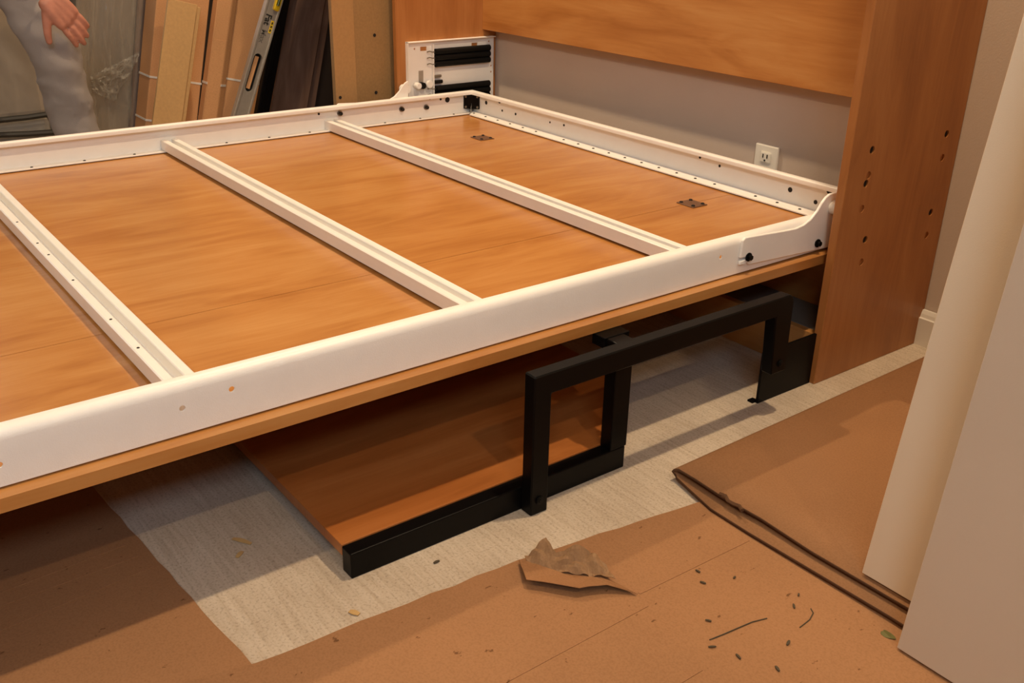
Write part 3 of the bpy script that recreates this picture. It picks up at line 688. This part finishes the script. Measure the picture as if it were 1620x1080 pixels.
    for s in (-1, 1):
        p = hd+fdirn*.083+rt*s*.032+v(0, 0, .02)
        k = MB(); tmp = bmesh.new(); bmesh.ops.create_uvsphere(tmp, u_segments=12, v_segments=8, radius=.011, matrix=Matrix.Translation(p)); k.add(tmp); ey = k.build('eye', 'trim', t, smooth=True); MB().cyl(p+fdirn*.0085, p+fdirn*.0118, .005, 12).build('pupil', 'dark', ey)
    k = MB(); k.tube([tuple(hd+fdirn*.088+rt*q*.022-v(0, 0, .052+.004*abs(q))) for q in (-1, -.5, 0, .5, 1)], .005, 8); k.build('mouth', plain('lips', (170, 96, 84), .5), t, smooth=True)
    hr = skin_mesh('h', {'a': (tuple(hd+v(-.030, 0, .075)), .104), 'b': (tuple(hd+v(-.062, 0, .0)), .092)}, [('a', 'b')], 'hair', t, root='a'); finish([hr], 'hair', 'hair', .008)
    # trousers with creases at the knee
    TJ = dict(pel=(v(-2.30, -1.50, .94), .155), hipL=(v(-2.26, -1.415, .86), .120), mdL=(v(-2.105, -1.332, .655), .084), knL=(v(-2.030, -1.285, .49), .078), shL=(v(-2.060, -1.268, .38), .073), lwL=(v(-2.075, -1.245, .22), .066), anL=(v(-2.09, -1.236, .07), .068),
              hipR=(v(-2.26, -1.595, .86), .120), mdR=(v(-2.13, -1.675, .655), .098), knR=(v(-2.09, -1.728, .49), .092), lwR=(v(-2.17, -1.752, .25), .077), anR=(v(-2.19, -1.76, .07), .074))
    TE = [('pel', 'hipL'), ('hipL', 'mdL'), ('mdL', 'knL'), ('knL', 'shL'), ('shL', 'lwL'), ('lwL', 'anL'), ('pel', 'hipR'), ('hipR', 'mdR'), ('mdR', 'knR'), ('knR', 'lwR'), ('lwR', 'anR')]
    tm = skin_mesh('t', {k: (tuple(a), r) for k, (a, r) in TJ.items()}, TE, 'trouser', t, root='pel')
    def crease(p):
        q = Vector((p.x*5, p.y*9+p.z*6, p.z*14)); h = noise.noise(q*1.3)*.010+abs(noise.noise(q*2.4+Vector((4, 2, 1))))*.007
        ctr = Vector((-2.05, -1.29, p.z)); d = (p-ctr); d.z = 0
        return d.normalized()*h if d.length > 1e-4 else Vector()
    finish([tm], 'trousers', 'trouser', .011, 4, crease)
    sj = dict(wa=(v(-2.31, -1.50, .88), .172), md=(v(-2.22, -1.495, 1.05), .165), ch=(v(-2.09, -1.49, 1.25), .170), nk=(v(-1.995, -1.482, 1.40), .095), shL=(v(-2.03, -1.305, 1.30), .082), elL=(v(-2.0, -1.243, .95), .062), cuL=(v(-1.965, -1.29, .81), .052), shR=(v(-2.03, -1.675, 1.30), .082), elR=(v(-2.02, -1.80, .97), .062), cuR=(v(-2.0, -1.77, .82), .052))
    sm = skin_mesh('s', {k: (tuple(a), r) for k, (a, r) in sj.items()}, [('wa', 'md'), ('md', 'ch'), ('ch', 'nk'), ('ch', 'shL'), ('shL', 'elL'), ('elL', 'cuL'), ('ch', 'shR'), ('shR', 'elR'), ('elR', 'cuR')], 'shirt', t, root='wa')
    finish([sm], 'shirt', 'shirt', .012)
    for a, b in (((-2.12, -1.236, .05), (-1.92, -1.212, .04)), ((-2.22, -1.762, .05), (-2.02, -1.79, .04))):
        sh = skin_mesh('s', {'a': (a, (.052, .045)), 'b': (tuple((Vector(a)+Vector(b))/2), (.052, .042)), 'c': (b, (.045, .034))}, [('a', 'b'), ('b', 'c')], 'shoe', t, root='a'); finish([sh], 'shoe', 'shoe', .008)
make_person()

# ------------------------------------------------------------------ small debris on the floor
def chip(p, L, wd, ang, mat, label, curl=.3):
    bm = bmesh.new(); n = 5; c, s = math.cos(ang), math.sin(ang); rows = []
    for i in range(n+1):
        u = i/n-.5; z = .0012+curl*L*(.25-u*u)*.6
        for sgn in (-1, 1):
            a, b = u*L, sgn*wd/2*(1-.6*abs(u)*2*.7); rows.append(bm.verts.new((p[0]+a*c-b*s, p[1]+a*s+b*c, p[2]+z)))
    for i in range(n): bm.faces.new((rows[2*i], rows[2*i+1], rows[2*i+3], rows[2*i+2]))
    r = bmesh.ops.extrude_face_region(bm, geom=bm.faces[:]); 
    for v in [g for g in r['geom'] if isinstance(g, bmesh.types.BMVert)]: v.co.z += .0012
    m = MB(); m.bm.free(); m.bm = bm; return tag(m.build('wood_shaving' if mat == 'chip' else 'debris_scrap', mat, org=p), label, 'debris')
CH = [
 ((-.150, -1.567, 0), .034, .009, .55, 'chip', 'long pale wood shaving on the bare floor left of the desk'),
 ((-.120, -1.583, 0), .016, .008, 2.2, 'chip', 'curled brown shaving beside the long pale shaving'),
 ((.098, -1.508, 0), .016, .010, .5, 'chip', 'yellow wood chip on bare floor near the cardboard corner'),
 ((.068, -1.352, 0), .010, .005, 1.6, 'soil', 'dark curled scrap on floor before the black desk rail'),
 ((.116, -.866, 0), .012, .005, .2, 'chip', 'small wood chip on bare floor beside the folded cardboard'),
]
for a in CH: chip(*a)

spots = ((.341, -1.067), (.441, -.975), (.475, -1.144), (.442, -1.158), (.453, -1.001), (.403, -1.123), (.497, -1.069), (.318, -1.053), (.36, -1.02), (.52, -1.12))
first = None
for i, (x, y) in enumerate(spots):
    if first is None:
        first = chip((x, y, .005), .009, .0035, .4, 'soil', 'tiny dark speck of debris on the front cardboard sheet'); o = first
    else:
        o = first.copy(); C.objects.link(o); o.location = (x, y, .005); o.rotation_euler = (0, 0, i*1.3); o.scale = (random.uniform(.5, 1.3), random.uniform(.6, 1.2), 1)
    o['group'] = 'dark specks on the front cardboard'
tag(MB().tube([(.430, -1.150, .0058), (.434, -1.125, .0062), (.437, -1.100, .0062), (.440, -1.075, .006), (.447, -1.052, .0058)], .0009, 6).build('dry_twig', 'soil', org=(.43, -1.15, .005)), 'thin dry curved twig lying on the front cardboard', 'twig')
tag(MB().tube([(.470, -.985, .0058), (.478, -.990, .006), (.484, -1.006, .006), (.486, -1.03, .0058)], .0008, 6).build('dry_twig', 'soil', org=(.47, -.985, .005)), 'short dry twig near the edge of the folded cardboard', 'twig')
lf = bmesh.new(); vs = [lf.verts.new((.566+.010*math.cos(a)*(1+.3*math.cos(3*a)), -.944+.007*math.sin(a), .0056+.001*math.cos(2*a))) for a in [k*PI/6 for k in range(12)]]; lf.faces.new(vs)
r_ = bmesh.ops.extrude_face_region(lf, geom=lf.faces[:])
for v_ in [g for g in r_['geom'] if isinstance(g, bmesh.types.BMVert)]: v_.co.z += .0007
m_ = MB(); m_.bm.free(); m_.bm = lf
tag(m_.build('leaf_scrap', plain('olive_leaf', (96, 92, 44), .7), org=(.566, -.944, .005)), 'small olive green leaf scrap beside the nearest white board', 'leaf')
